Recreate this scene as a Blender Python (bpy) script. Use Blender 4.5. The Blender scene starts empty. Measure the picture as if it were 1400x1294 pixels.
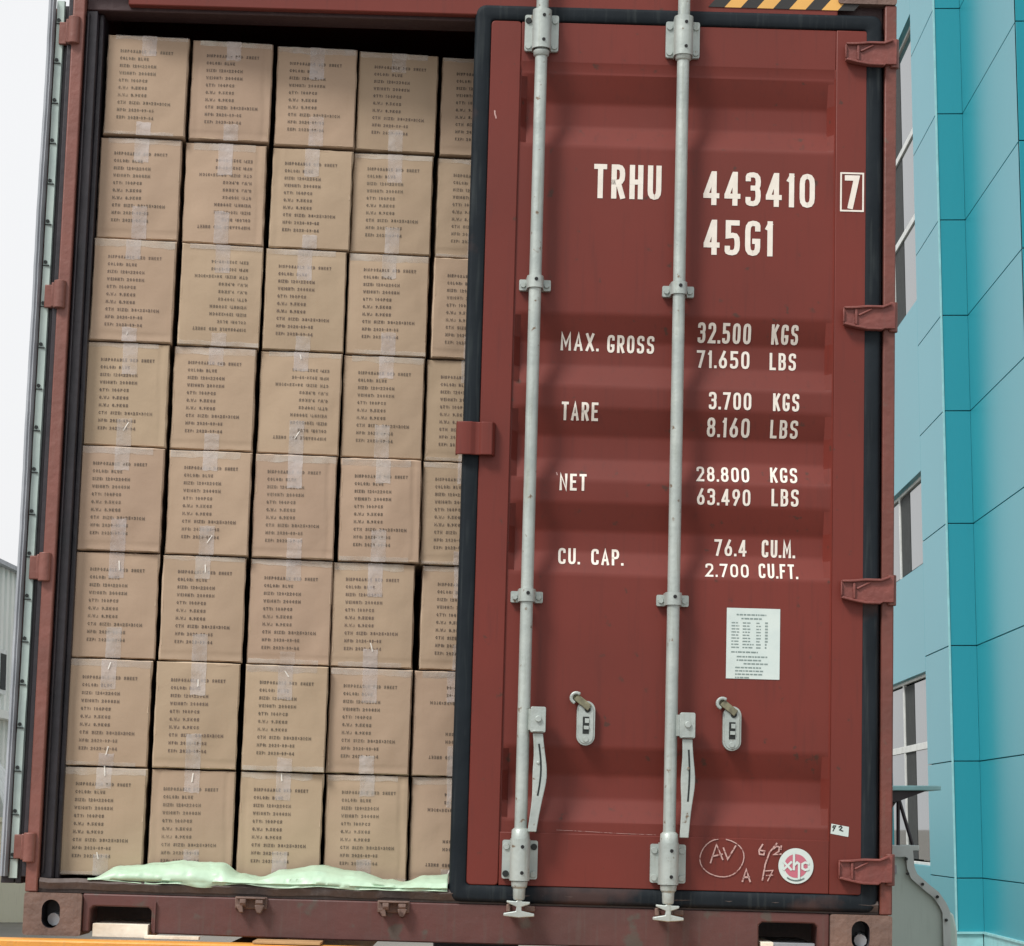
import bpy, bmesh, math, random
from mathutils import Vector, Matrix, Euler, noise
C = bpy.context.scene.collection
R = math.radians
rnd = random.Random(7)
sc = bpy.context.scene

# ---------------------------------------------------------------- camera, sky, sun
CAM_Z = 1.6
cd = bpy.data.cameras.new('camera'); cam = bpy.data.objects.new('camera', cd); C.objects.link(cam)
cd.sensor_fit = 'HORIZONTAL'; cd.sensor_width = 36; cd.lens = 36*3343.9/1400
cd.clip_start = .1; cd.clip_end = 2000
cam.location = (0, 0, CAM_Z); cam.rotation_euler = (R(90+8.1519), 0, R(.99054))
sc.camera = cam
SUN_EL, SUN_AZ = R(50), R(222)           # azimuth clockwise from +Y; the sun is behind the camera's left shoulder
w = bpy.data.worlds.new('World'); sc.world = w; w.use_nodes = True
nt = w.node_tree; nt.nodes.clear()
sky = nt.nodes.new('ShaderNodeTexSky'); sky.sky_type = 'NISHITA'; sky.sun_disc = False
sky.sun_elevation = SUN_EL; sky.sun_rotation = SUN_AZ; sky.air_density = 1.5; sky.dust_density = 6
hs = nt.nodes.new('ShaderNodeHueSaturation'); hs.inputs['Saturation'].default_value = .25
mixs = nt.nodes.new('ShaderNodeMixRGB'); mixs.inputs[0].default_value = .8
mixs.inputs[2].default_value = (9.3, 9.35, 9.5, 1)     # the even white overcast that covers the blue
bg = nt.nodes.new('ShaderNodeBackground'); bg.inputs['Strength'].default_value = .08
wo = nt.nodes.new('ShaderNodeOutputWorld')
nt.links.new(sky.outputs[0], hs.inputs['Color']); nt.links.new(hs.outputs[0], mixs.inputs[1])
nt.links.new(mixs.outputs[0], bg.inputs['Color']); nt.links.new(bg.outputs[0], wo.inputs[0])
sd = bpy.data.lights.new('sun', 'SUN'); sd.energy = 2.2; sd.angle = R(15); sd.color = (1, .97, .92)
sun = bpy.data.objects.new('sun', sd); C.objects.link(sun)
dirv = Vector((math.sin(SUN_AZ)*math.cos(SUN_EL), math.cos(SUN_AZ)*math.cos(SUN_EL), math.sin(SUN_EL)))
sun.rotation_euler = dirv.to_track_quat('Z', 'Y').to_euler(); sun.location = dirv*30
vs = sc.view_settings; vs.view_transform = 'Standard'; vs.look = 'None'; vs.gamma = 1; vs.exposure = .5
vs.use_curve_mapping = False

# ---------------------------------------------------------------- materials
def mat(name, col, rough=.6, metal=0, col2=None, nscale=6, wear=None, wear_amt=.5, wear_scale=9, bump=0, bscale=60, rv=(.08, .12),
        streak=False, spec=.5, rand=0, edge=None, alpha=None, streak_col=None, dirt=0, detail=6):
    m = bpy.data.materials.new(name); m.use_nodes = True; t = m.node_tree; N = t.nodes; L = t.links
    p = N['Principled BSDF']; p.inputs['Roughness'].default_value = rough; p.inputs['Metallic'].default_value = metal
    p.inputs['Specular IOR Level'].default_value = spec
    tc = N.new('ShaderNodeTexCoord')
    def nz(scale, d=detail, sx=(1, 1, 1), off=0):
        mp = N.new('ShaderNodeMapping'); mp.inputs['Scale'].default_value = sx; mp.inputs['Location'].default_value = (off, off*2, off*3)
        L.new(tc.outputs['Object'], mp.inputs[0])
        n = N.new('ShaderNodeTexNoise'); n.inputs['Scale'].default_value = scale; n.inputs['Detail'].default_value = d
        L.new(mp.outputs[0], n.inputs['Vector'])
        if rand:
            oi = N.new('ShaderNodeObjectInfo'); ad = N.new('ShaderNodeVectorMath'); ad.operation = 'ADD'
            ml = N.new('ShaderNodeMath'); ml.operation = 'MULTIPLY'; ml.inputs[1].default_value = 40
            L.new(oi.outputs['Random'], ml.inputs[0]); L.new(mp.outputs[0], ad.inputs[0]); L.new(ml.outputs[0], ad.inputs[1])
            L.new(ad.outputs[0], n.inputs['Vector'])
        return n.outputs['Fac']
    def ramp(s, a, b):
        r = N.new('ShaderNodeMapRange'); r.inputs[1].default_value = a; r.inputs[2].default_value = b
        r.clamp = True; L.new(s, r.inputs[0]); return r.outputs[0]
    def mix(f, a, b):
        x = N.new('ShaderNodeMixRGB')
        if isinstance(f, float): x.inputs[0].default_value = f
        else: L.new(f, x.inputs[0])
        for k, v in ((1, a), (2, b)):
            if isinstance(v, tuple): x.inputs[k].default_value = (*v, 1)
            else: L.new(v, x.inputs[k])
        return x.outputs[0]
    c2 = col2 or tuple(v*.8 for v in col)
    c = mix(ramp(nz(nscale), .35, .65), col, c2)
    if rand:
        oi = N.new('ShaderNodeObjectInfo'); h = N.new('ShaderNodeHueSaturation')
        a = N.new('ShaderNodeMapRange'); a.inputs[3].default_value = .5-.012*rand; a.inputs[4].default_value = .5+.014*rand
        b = N.new('ShaderNodeMapRange'); b.inputs[3].default_value = 1-.1*rand; b.inputs[4].default_value = 1+.09*rand
        ml = N.new('ShaderNodeMath'); ml.operation = 'MULTIPLY'; ml.inputs[1].default_value = 7.31
        fr = N.new('ShaderNodeMath'); fr.operation = 'FRACT'
        L.new(oi.outputs['Random'], ml.inputs[0]); L.new(ml.outputs[0], fr.inputs[0])
        L.new(oi.outputs['Random'], a.inputs[0]); L.new(fr.outputs[0], b.inputs[0])
        L.new(a.outputs[0], h.inputs['Hue']); L.new(b.outputs[0], h.inputs['Value']); L.new(c, h.inputs['Color']); c = h.outputs[0]
    if streak:
        sn = ramp(nz(14, 5, (6, 6, .35), 3), .55, .78)
        k = N.new('ShaderNodeMath'); k.operation = 'MULTIPLY'; k.inputs[1].default_value = streak; L.new(sn, k.inputs[0])
        c = mix(k.outputs[0], c, streak_col or tuple(v*.55 for v in col))
    if dirt:
        sn = ramp(nz(3, 8, (1, 1, 1), 9), .45, .7)
        k = N.new('ShaderNodeMath'); k.operation = 'MULTIPLY'; k.inputs[1].default_value = dirt; L.new(sn, k.inputs[0])
        c = mix(k.outputs[0], c, (.12, .1, .08))
    if wear:
        wn = ramp(nz(wear_scale, 10, (1, 1, 1), 5), 1-wear_amt, 1-wear_amt+.06)
        c = mix(wn, c, wear)
    L.new(c, p.inputs['Base Color'])
    rr = ramp(nz(nscale*2.3, 6), .2, .8)
    ra = N.new('ShaderNodeMapRange'); ra.inputs[3].default_value = max(rough-rv[0], .02); ra.inputs[4].default_value = min(rough+rv[1], 1)
    L.new(rr, ra.inputs[0]); L.new(ra.outputs[0], p.inputs['Roughness'])
    if bump:
        b = N.new('ShaderNodeBump'); b.inputs['Strength'].default_value = bump; b.inputs['Distance'].default_value = .01
        L.new(nz(bscale, 6), b.inputs['Height']); L.new(b.outputs[0], p.inputs['Normal'])
    if alpha:
        a0, a1, sc_ = alpha
        al = N.new('ShaderNodeMapRange'); al.inputs[1].default_value = .3; al.inputs[2].default_value = .7
        al.inputs[3].default_value = a0; al.inputs[4].default_value = a1
        L.new(nz(sc_, 5), al.inputs[0]); L.new(al.outputs[0], p.inputs['Alpha'])
    return m
RED = mat('oxide_red_paint', (.158, .028, .020), .46, col2=(.13, .025, .018), nscale=1.6, spec=.3, streak=.45, streak_col=(.085, .022, .018), bump=.16, bscale=4, wear=(.075, .03, .022), wear_amt=.34, wear_scale=26)
REDH = mat('hinge_red_paint', (.2, .055, .044), .5, col2=(.16, .044, .036), nscale=18, streak=.4, streak_col=(.13, .05, .04), bump=.3, bscale=60)
REDL = mat('sheen_red_post_paint', (.2, .073, .056), .45, col2=(.16, .06, .046), nscale=8, streak=.5, streak_col=(.2, .1, .08), bump=.25, bscale=40)  # sheen on the left post put in as a lighter red
REDP = mat('oxide_red_post_paint', (.16, .046, .034), .5, col2=(.125, .04, .03), nscale=8, streak=.6, streak_col=(.13, .06, .045), bump=.25, bscale=40, wear=(.12, .06, .045), wear_amt=.36, wear_scale=24)
GRIME = mat('grimy_threshold', (.085, .06, .052), .6, col2=(.06, .048, .044), nscale=9, streak=.5, streak_col=(.13, .11, .1), bump=.4, bscale=30)
DKRED = mat('dark_red_underside', (.05, .024, .026), .55, nscale=5, streak=.5, streak_col=(.09, .06, .06), bump=.2)  # header underside, a darker red than the header face
SILL = mat('grimy_sill_paint', (.105, .037, .033), .55, col2=(.085, .036, .032), nscale=5, streak=.7, streak_col=(.09, .06, .052), bump=.25, bscale=20, wear=(.08, .06, .05), wear_amt=.4, wear_scale=13)
CAST = mat('rusty_casting', (.18, .112, .088), .7, col2=(.13, .085, .07), nscale=10, streak=.5, streak_col=(.06, .035, .028), bump=.5, bscale=45, wear=(.05, .025, .018), wear_amt=.36, wear_scale=18)
DARK = mat('dark_shaded_grimy_steel', (.014, .013, .018), .4, col2=(.026, .021, .027), nscale=7, streak=.5, streak_col=(.05, .04, .045), bump=.2, bscale=30)  # near-black carries the shade of the jamb recess as well as grime
INNER = mat('dark_container_interior', (.03, .032, .036), .6, nscale=3)
GALV = mat('galvanised_steel', (.43, .475, .45), .42, metal=.25, col2=(.34, .385, .37), nscale=12, streak=.7, streak_col=(.26, .28, .23), bump=.15, bscale=50, wear=(.17, .12, .08), wear_amt=.345, wear_scale=40)
BRASS = mat('dull_zinc', (.26, .25, .16), .5, metal=.4, col2=(.14, .13, .09), nscale=60)
BOLT = mat('dark_bolt', (.03, .035, .035), .5, metal=.5)
HOLE = mat('drilled_hole_shadow', (.008, .008, .01), .8)  # dark discs stand for the shade inside the drilled holes
RUB = mat('door_gasket_rubber', (.005, .009, .013), .6, spec=.2, col2=(.009, .014, .019), nscale=5, streak=.4, streak_col=(.05, .06, .06), bump=.15, bscale=25, wear=(.05, .03, .028), wear_amt=.4, wear_scale=2.6)
LIP = mat('grey_gasket_lip', (.34, .36, .39), .45, col2=(.24, .26, .285), nscale=6, streak=.4, bump=.2, bscale=18)
RETN = mat('retainer_strip', (.5, .61, .57), .45, col2=(.4, .5, .48), nscale=8, streak=.4, bump=.25, bscale=16)
WHITE = mat('white_stencil_paint', (.78, .73, .66), .55, col2=(.7, .65, .58), nscale=30, wear=(.45, .3, .26), wear_amt=.28, wear_scale=60)
CHALK = mat('chalk', (.55, .36, .33), .9, wear=(.25, .11, .1), wear_amt=.45, wear_scale=90)
PLATE = mat('pale_sticker', (.6, .68, .65), .4, col2=(.55, .64, .62), nscale=20, dirt=.15)
PRINT = mat('grey_print', (.16, .22, .21), .6, col2=(.24, .3, .29))
BLACKP = mat('black_print', (.02, .02, .02), .5)
PINK = mat('pink_print', (.5, .13, .19), .5, col2=(.45, .14, .18))
YEL = mat('hazard_yellow', (.72, .4, .1), .5, col2=(.6, .33, .09))
KRAFT = mat('kraft_cardboard', (.405, .30, .213), .72, col2=(.375, .275, .194), nscale=4, bump=.12, bscale=30, rand=.6, spec=.25, streak=.12, streak_col=(.33, .22, .14), dirt=0)
KEDGE = mat('torn_kraft_edge', (.5, .38, .27), .8, col2=(.42, .3, .2), nscale=30)
KHILITE = mat('kraft_edge_highlight', (.5, .385, .28), .7, col2=(.43, .32, .225), nscale=25, rand=.6)  # lighter kraft paints in the highlight along the carton edges
INK = mat('carton_ink', (.125, .092, .07), .7, col2=(.18, .135, .1), nscale=40, rand=1.0, alpha=(.5, .95, 30))
TAPE = mat('clear_packing_tape', (.62, .55, .5), .16, col2=(.68, .62, .6), nscale=14, rand=1.0, bump=.5, bscale=35, alpha=(.2, .55, 16), spec=.7)
SHEET = mat('pale_green_film', (.46, .62, .47), .4, col2=(.42, .58, .43), nscale=6, bump=.2, bscale=22)
ORANGE = mat('orange_paint', (.72, .31, .05), .5, col2=(.62, .27, .045), nscale=6, streak=.5, streak_col=(.5, .25, .08), bump=.2)
BOARD = mat('pale_board', (.85, .8, .68), .7, col2=(.6, .53, .42), nscale=9, bump=.2)
TIMB = mat('timber', (.5, .3, .14), .7, col2=(.4, .23, .1), nscale=12, streak=.5)
AQUA = mat('aqua_facade_panel', (.024, .275, .34), .3, col2=(.022, .262, .325), nscale=.25, spec=.4, rv=(0, .01), detail=1, rand=.15, streak=.12)
AQUAT = mat('aqua_trim_and_edge_highlight', (.3, .6, .62), .4)
JOINT = mat('facade_joint_sealant', (.02, .115, .14), .7)
FRAMEW = mat('white_window_frame', (.62, .64, .62), .4)
CURT = mat('window_curtain', (.8, .8, .74), .8, col2=(.7, .7, .64), nscale=3)
ROOM = mat('dim_room', (.03, .035, .035), .9)
SAGE = mat('sage_enamel', (.44, .55, .5), .45, col2=(.41, .52, .47), nscale=4, streak=.25, bump=.05)
SAGEF = mat('sage_flange', (.52, .6, .58), .45)
CONC = mat('concrete_yard', (.22, .2, .175), .85, col2=(.18, .165, .145), nscale=.6, bump=.2, bscale=8)
CREAM = mat('cream_wall', (.82, .76, .6), .8, col2=(.76, .7, .55), nscale=1.2, streak=.3)
CLAD = mat('white_cladding', (.8, .8, .75), .6, col2=(.74, .74, .7), nscale=.8, streak=.3)
TYRE = mat('tyre_rubber', (.02, .02, .02), .8)
def glass_mat(name, ior):
    m = bpy.data.materials.new(name); m.use_nodes = True; t = m.node_tree; p = t.nodes['Principled BSDF']
    p.inputs['Base Color'].default_value = (.03, .045, .045, 1); p.inputs['Roughness'].default_value = .03
    p.inputs['IOR'].default_value = ior; p.inputs['Specular IOR Level'].default_value = .5
    return m
GLASS = glass_mat('window_glass', 1.5); GLASSC = glass_mat('coated_window_glass', 2.6)

# ---------------------------------------------------------------- mesh helpers
class MB:
    def __init__(s): s.v = []; s.f = []; s.mi = []; s.m = 0
    def add(s, vs_, fs):
        o = len(s.v); s.v += [tuple(p) for p in vs_]; s.f += [tuple(i+o for i in f) for f in fs]; s.mi += [s.m]*len(fs)
    def box(s, x0, x1, y0, y1, z0, z1):
        s.add([(x0,y0,z0),(x1,y0,z0),(x1,y1,z0),(x0,y1,z0),(x0,y0,z1),(x1,y0,z1),(x1,y1,z1),(x0,y1,z1)],
              [(0,3,2,1),(4,5,6,7),(0,1,5,4),(1,2,6,5),(2,3,7,6),(3,0,4,7)])
    def prism(s, pts, y0, y1):           # outline in x,z (counter-clockwise seen from -y), extruded along y
        n = len(pts)
        s.add([(x, y0, z) for x, z in pts]+[(x, y1, z) for x, z in pts],
              [tuple(range(n)), tuple(range(2*n-1, n-1, -1))]+[((i+1) % n, i, n+i, n+(i+1) % n) for i in range(n)])
    def cyl(s, p0, p1, r0, r1=None, n=16, cap=True):
        r1 = r0 if r1 is None else r1
        p0 = Vector(p0); p1 = Vector(p1); d = (p1-p0).normalized()
        a = d.orthogonal().normalized(); b = d.cross(a)
        V = []
        for p, r in ((p0, r0), (p1, r1)):
            V += [p+(a*math.cos(2*math.pi*i/n)+b*math.sin(2*math.pi*i/n))*r for i in range(n)]
        F = [(i, (i+1) % n, n+(i+1) % n, n+i) for i in range(n)]
        if cap: F += [tuple(range(n-1, -1, -1)), tuple(range(n, 2*n))]
        s.add(V, F)
    def lathe(s, x, y, prof, n=20):      # about a vertical axis; prof = [(z, r)]
        V = []; F = []
        for z, r in prof: V += [(x+r*math.cos(2*math.pi*i/n), y+r*math.sin(2*math.pi*i/n), z) for i in range(n)]
        for k in range(len(prof)-1):
            F += [(k*n+i, k*n+(i+1) % n, (k+1)*n+(i+1) % n, (k+1)*n+i) for i in range(n)]
        F += [tuple(range(n-1, -1, -1)), tuple(range((len(prof)-1)*n, len(prof)*n))]
        s.add(V, F)
    def grid(s, P):                      # P[i][j] points
        n = len(P); m_ = len(P[0]); V = [p for row in P for p in row]
        s.add(V, [(i*m_+j, (i+1)*m_+j, (i+1)*m_+j+1, i*m_+j+1) for i in range(n-1) for j in range(m_-1)])
    def mesh(s, name, mats, smooth=None, fix=True):
        me = bpy.data.meshes.new(name); me.from_pydata(s.v, [], s.f)
        for m_ in (mats if isinstance(mats, (list, tuple)) else [mats]): me.materials.append(m_)
        me.polygons.foreach_set('material_index', s.mi)
        if fix:
            b = bmesh.new(); b.from_mesh(me); bmesh.ops.recalc_face_normals(b, faces=b.faces); b.to_mesh(me); b.free()
        me.update()
        if smooth: me.shade_smooth(); me.set_sharp_from_angle(angle=R(smooth))
        return me
    def build(s, name, mats, parent=None, bevel=0, smooth=None, fix=True, seg=2):
        o = bpy.data.objects.new(name, s.mesh(name, mats, smooth or (35 if bevel else None), fix)); C.objects.link(o)
        if parent: o.parent = parent
        if bevel:
            b = o.modifiers.new('bevel', 'BEVEL'); b.width = bevel; b.segments = seg; b.limit_method = 'ANGLE'; b.angle_limit = R(40)
            b.harden_normals = False
        return o
def link(name, me, parent=None):
    o = bpy.data.objects.new(name, me); C.objects.link(o)
    if parent: o.parent = parent
    return o
def tag(o, label, cat, group=None, kind=None):
    if label: o['label'] = label
    if cat: o['category'] = cat
    if group: o['group'] = group
    if kind: o['kind'] = kind
    return o
def empty(name, loc=(0, 0, 0), rot=(0, 0, 0)):
    o = bpy.data.objects.new(name, None); C.objects.link(o); o.location = loc; o.rotation_euler = rot; o.empty_display_size = .2
    return o
def stadium(cx, cz, hw, hh, n=8):
    r = min(hw, hh); P = []
    for q, (sx, sz) in enumerate(((1, 1), (-1, 1), (-1, -1), (1, -1))):
        ccx = cx+sx*(hw-r); ccz = cz+sz*(hh-r)
        for i in range(n+1):
            a = math.pi/2*(q+i/n); p = (ccx+r*math.cos(a), ccz+r*math.sin(a))
            if not P or (abs(P[-1][0]-p[0])+abs(P[-1][1]-p[1])) > 1e-6: P.append(p)
    if abs(P[0][0]-P[-1][0])+abs(P[0][1]-P[-1][1]) < 1e-6: P.pop()
    return P
def rrect(x0, x1, z0, z1, r, n=4):
    P = []
    for q, (cx, cz) in enumerate(((x1-r, z1-r), (x0+r, z1-r), (x0+r, z0+r), (x1-r, z0+r))):
        for i in range(n+1):
            a = math.pi/2*(q+i/n); P.append((cx+r*math.cos(a), cz+r*math.sin(a)))
    return P

# ---------------------------------------------------------------- stroke lettering
def o_(*p): return list(p)
c = 1
G = {
'0': (1, [('L', (0,0,c),(1,0,c),(1,1,c),(0,1,c))]), 'O': (1, [('L', (0,0,c),(1,0,c),(1,1,c),(0,1,c))]),
'1': (.5, [('P', (.85,1),(.85,0)), ('P', (.1,.86),(.7,.95))]),
'2': (1, [('P', (0,.8),(0,1,c),(1,1,c),(1,.62),(0,0),(1,0))]),
'3': (1, [('P', (0,.86),(0,1,c),(1,1,c),(1,.54,c),(.5,.54)), ('P', (.5,.54),(1,.54,c),(1,0,c),(0,0,c),(0,.14))]),
'4': (1.05, [('P', (.74,0),(.74,1)), ('P', (.62,.95),(.06,.34)), ('P', (0,.24),(1,.24))]),
'5': (1, [('P', (.95,1),(.08,1),(.08,.56),(1,.6,c),(1,0,c),(0,0,c),(0,.14))]),
'6': (1, [('P', (.72,1),(.05,.38)), ('L', (0,0,c),(1,0,c),(1,.56,c),(0,.56,c))]),
'7': (1, [('P', (0,1),(1,1),(.35,0))]),
'8': (1, [('L', (0,0,c),(1,0,c),(1,.53,c),(0,.53,c)), ('L', (.04,.53,c),(.96,.53,c),(.96,1,c),(.04,1,c))]),
'9': (1, [('P', (.28,0),(.95,.62)), ('L', (0,.44,c),(1,.44,c),(1,1,c),(0,1,c))]),
'A': (1.05, [('P', (0,0),(.5,1),(1,0)), ('P', (.18,.28),(.82,.28))]),
'B': (1, [('L', (0,0),(1,0,c),(1,.53,c),(0,.53)), ('P', (0,.53),(0,1),(.95,1,c),(.95,.53,c),(.3,.53))]),
'C': (1, [('P', (1,.82),(1,1,c),(0,1,c),(0,0,c),(1,0,c),(1,.18))]),
'D': (1, [('L', (0,0),(1,0,c),(1,1,c),(0,1))]),
'E': (.9, [('P', (1,1),(0,1),(0,0),(1,0)), ('P', (0,.52),(.8,.52))]),
'F': (.85, [('P', (1,1),(0,1),(0,0)), ('P', (0,.52),(.8,.52))]),
'G': (1, [('P', (1,.82),(1,1,c),(0,1,c),(0,0,c),(1,0,c),(1,.40),(.72,.40))]),
'H': (1, [('P', (0,0),(0,1)), ('P', (1,0),(1,1)), ('P', (0,.5),(1,.5))]),
'I': (.25, [('P', (.5,0),(.5,1))]),
'K': (1, [('P', (0,0),(0,1)), ('P', (1,1),(.08,.42)), ('P', (.35,.6),(1,0))]),
'L': (.85, [('P', (0,1),(0,0),(1,0))]),
'M': (1.25, [('P', (0,0),(0,1),(.5,.3),(1,1),(1,0))]),
'N': (1.05, [('P', (0,0),(0,1),(1,0),(1,1))]),
'P': (1, [('P', (0,0),(0,1),(1,1,c),(1,.46,c),(0,.46))]),
'Q': (1, [('L', (0,0,c),(1,0,c),(1,1,c),(0,1,c)), ('P', (.6,.25),(1,-.02))]),
'R': (1, [('P', (0,0),(0,1),(1,1,c),(1,.48,c),(0,.48)), ('P', (.5,.48),(1,0))]),
'S': (1, [('P', (1,.84),(1,1,c),(0,1,c),(0,.54,c),(1,.5,c),(1,0,c),(0,0,c),(0,.16))]),
'T': (.95, [('P', (0,1),(1,1)), ('P', (.5,1),(.5,0))]),
'U': (1, [('P', (0,1),(0,0,c),(1,0,c),(1,1))]),
'V': (1.05, [('P', (0,1),(.5,0),(1,1))]),
'W': (1.3, [('P', (0,1),(.25,0),(.5,.8),(.75,0),(1,1))]),
'X': (1, [('P', (0,0),(1,1)), ('P', (0,1),(1,0))]),
'Y': (1, [('P', (0,1),(.5,.45),(1,1)), ('P', (.5,.45),(.5,0))]),
'Z': (1, [('P', (0,1),(1,1),(0,0),(1,0))]),
'.': (.12, [('P', (.5,0),(.5,.05))]), ':': (.12, [('P', (.5,.08),(.5,.16)), ('P', (.5,.62),(.5,.7))]),
'-': (.6, [('P', (0,.48),(1,.48))]), '*': (.6, [('P', (0,.3),(1,.75)), ('P', (0,.75),(1,.3))]), '/': (.7, [('P', (0,-.05),(1,1.05))]),
}
def ribbon(mb, pts, t, closed=False, y=0.):
    n = len(pts); A = []; B = []; pts = [Vector(p[:2]) for p in pts]
    if not closed:                      # square caps
        e0 = (pts[0]-pts[1]).normalized()*t/2; e1 = (pts[-1]-pts[-2]).normalized()*t/2
        pts[0] = pts[0]+e0; pts[-1] = pts[-1]+e1
    for i in range(n):
        p = Vector(pts[i]).to_2d()
        a = Vector(pts[i-1]) if (i > 0 or closed) else None
        b = Vector(pts[(i+1) % n]) if (i < n-1 or closed) else None
        d0 = (p-a).normalized() if a is not None else (b-p).normalized()
        d1 = (b-p).normalized() if b is not None else d0
        n0 = Vector((-d0.y, d0.x)); n1 = Vector((-d1.y, d1.x)); m_ = n0+n1
        if m_.length < .2: m_ = n0
        m_.normalize(); k = t/2/max(.45, m_.dot(n0))
        A.append(p+m_*k); B.append(p-m_*k)
    V = [(q.x, y, q.y) for q in A]+[(q.x, y, q.y) for q in B]
    F = [(n+i, n+(i+1) % n, (i+1) % n, i) for i in range(n if closed else n-1)]
    mb.add(V, F)
def smooth_pts(raw, closed, rad, q=3):
    out = []; n = len(raw)
    for i, r in enumerate(raw):
        p = Vector(r[:2])
        if len(r) > 2 and (closed or 0 < i < n-1):
            a = Vector(raw[i-1][:2]); b = Vector(raw[(i+1) % n][:2])
            da = (a-p); db = (b-p); k0 = min(rad, da.length*.49); k1 = min(rad, db.length*.49)
            s0 = p+da.normalized()*k0; s1 = p+db.normalized()*k1
            for j in range(q+1):
                u = j/q; out.append(((1-u)**2)*s0+2*u*(1-u)*p+u*u*s1)
        else: out.append(p)
    res = [out[0]]
    for p in out[1:]:
        if (p-res[-1]).length > 1e-5: res.append(p)
    return res
def text(mb, s, x0, x1, z0, z1, tk=.17, gap=.3, space=.75, q=3, slant=0.):
    ws = []
    for ch in s: ws.append(space if ch == ' ' else G[ch][0])
    tot = sum(ws)+gap*(len(s)-1); k = (x1-x0)/tot; h = z1-z0; x = x0; t = tk*h
    for ci, (ch, wd) in enumerate(zip(s, ws)):
        if ch != ' ':
            W = wd*k; tt = min(t, W*.8) if ch not in '.:I' else t
            for si, st in enumerate(G[ch][1]):
                raw = []
                for p in st[1:]:
                    X = x+tt/2+p[0]*max(W-tt, .0) ; Z = z0+t/2+p[1]*(h-t)
                    if ch in '.:I': X = x+W/2
                    if ch in '.:' and st is G[ch][1][0] and ch == '.': Z = z0+t/2+(.0005 if p[1] > .01 else 0)
                    raw.append((X, Z)+tuple(p[2:]))
                cl = st[0] == 'L'
                ribbon(mb, smooth_pts(raw, cl, min(W*.5, h*.3), q), tt, cl, y=-.0001*(si+1))
        x += (wd+gap)*k

# ================================================================ SETTING
g = MB(); g.box(-300, 300, -60, 600, -.5, 0); tag(g.build('ground', CONC), 'pale concrete yard the container trailer stands on', 'ground', kind='structure')

# ================================================================ CONTAINER
CT = Vector((-.2735, 6.9732, CAM_Z-.3420))
CR = (R(.02), R(1.565), R(1.470))
cont = empty('shipping_container', CT, CR)
tag(cont, 'oxide red steel shipping container with its left door open and full of brown cartons', 'container')
MC = Matrix.Translation(CT) @ Euler(CR).to_matrix().to_4x4()
def part(mb, name, mats, bevel=0, parent=cont, label=None, **k):
    o = mb.build(name, mats, parent, bevel, **k)
    if label: o['label'] = label
    return o
LEN = 12.19
# shell
for sx in (-1, 1):
    m = MB(); P = []; y = .15; k = 0
    while y < LEN-.2:
        for dy, dx in ((0, 0), (.07, 0), (.138, .036), (.208, .036)): P.append((y+dy, dx))
        y += .276
    m.grid([[(sx*(1.216-dx), yy, .15), (sx*(1.216-dx), yy, 2.80)] for yy, dx in P])
    m.grid([[(sx*1.171, yy, .15), (sx*1.171, yy, 2.80)] for yy in (.12, LEN)])
    m.box(min(sx*1.165, sx*1.219), max(sx*1.165, sx*1.219), .18, LEN, 2.80, 2.88); m.box(min(sx*1.17, sx*1.219), max(sx*1.17, sx*1.219), .18, LEN, .02, .15)
    part(m, 'side_wall', [RED], fix=False)
m = MB(); m.box(-1.165, 1.165, .13, LEN, 2.84, 2.87); part(m, 'roof_panel', RED)
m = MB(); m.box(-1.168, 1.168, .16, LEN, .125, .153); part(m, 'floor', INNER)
m = MB()
for i in range(30): m.box(-1.16, 1.16, .62+i*.39, .66+i*.39, .0, .124)
part(m, 'cross_member', DARK)
m = MB(); m.box(-1.2, 1.2, LEN, LEN+.04, .12, 2.84); part(m, 'front_wall', RED)
m = MB()                                         # dark sheet standing for the shade above and behind the cargo
m.box(-1.17, 1.17, 1.6, 1.64, .155, 2.83); part(m, 'interior_shade_sheet', INNER)
# corner posts
for sx in (-1, 1):
    def bx(m, a, b, *r): m.box(min(sx*a, sx*b), max(sx*a, sx*b), *r)
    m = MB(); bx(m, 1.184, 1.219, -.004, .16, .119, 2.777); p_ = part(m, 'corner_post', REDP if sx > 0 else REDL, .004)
    if sx < 0: m = MB(); bx(m, 1.222, 1.236, .022, .07, .16, 2.75); part(m, 'hinge_rail', DARK, .002)
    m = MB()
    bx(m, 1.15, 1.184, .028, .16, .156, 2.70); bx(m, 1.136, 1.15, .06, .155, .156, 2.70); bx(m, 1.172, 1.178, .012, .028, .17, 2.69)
    part(m, 'door_jamb', DARK, .003)
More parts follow.
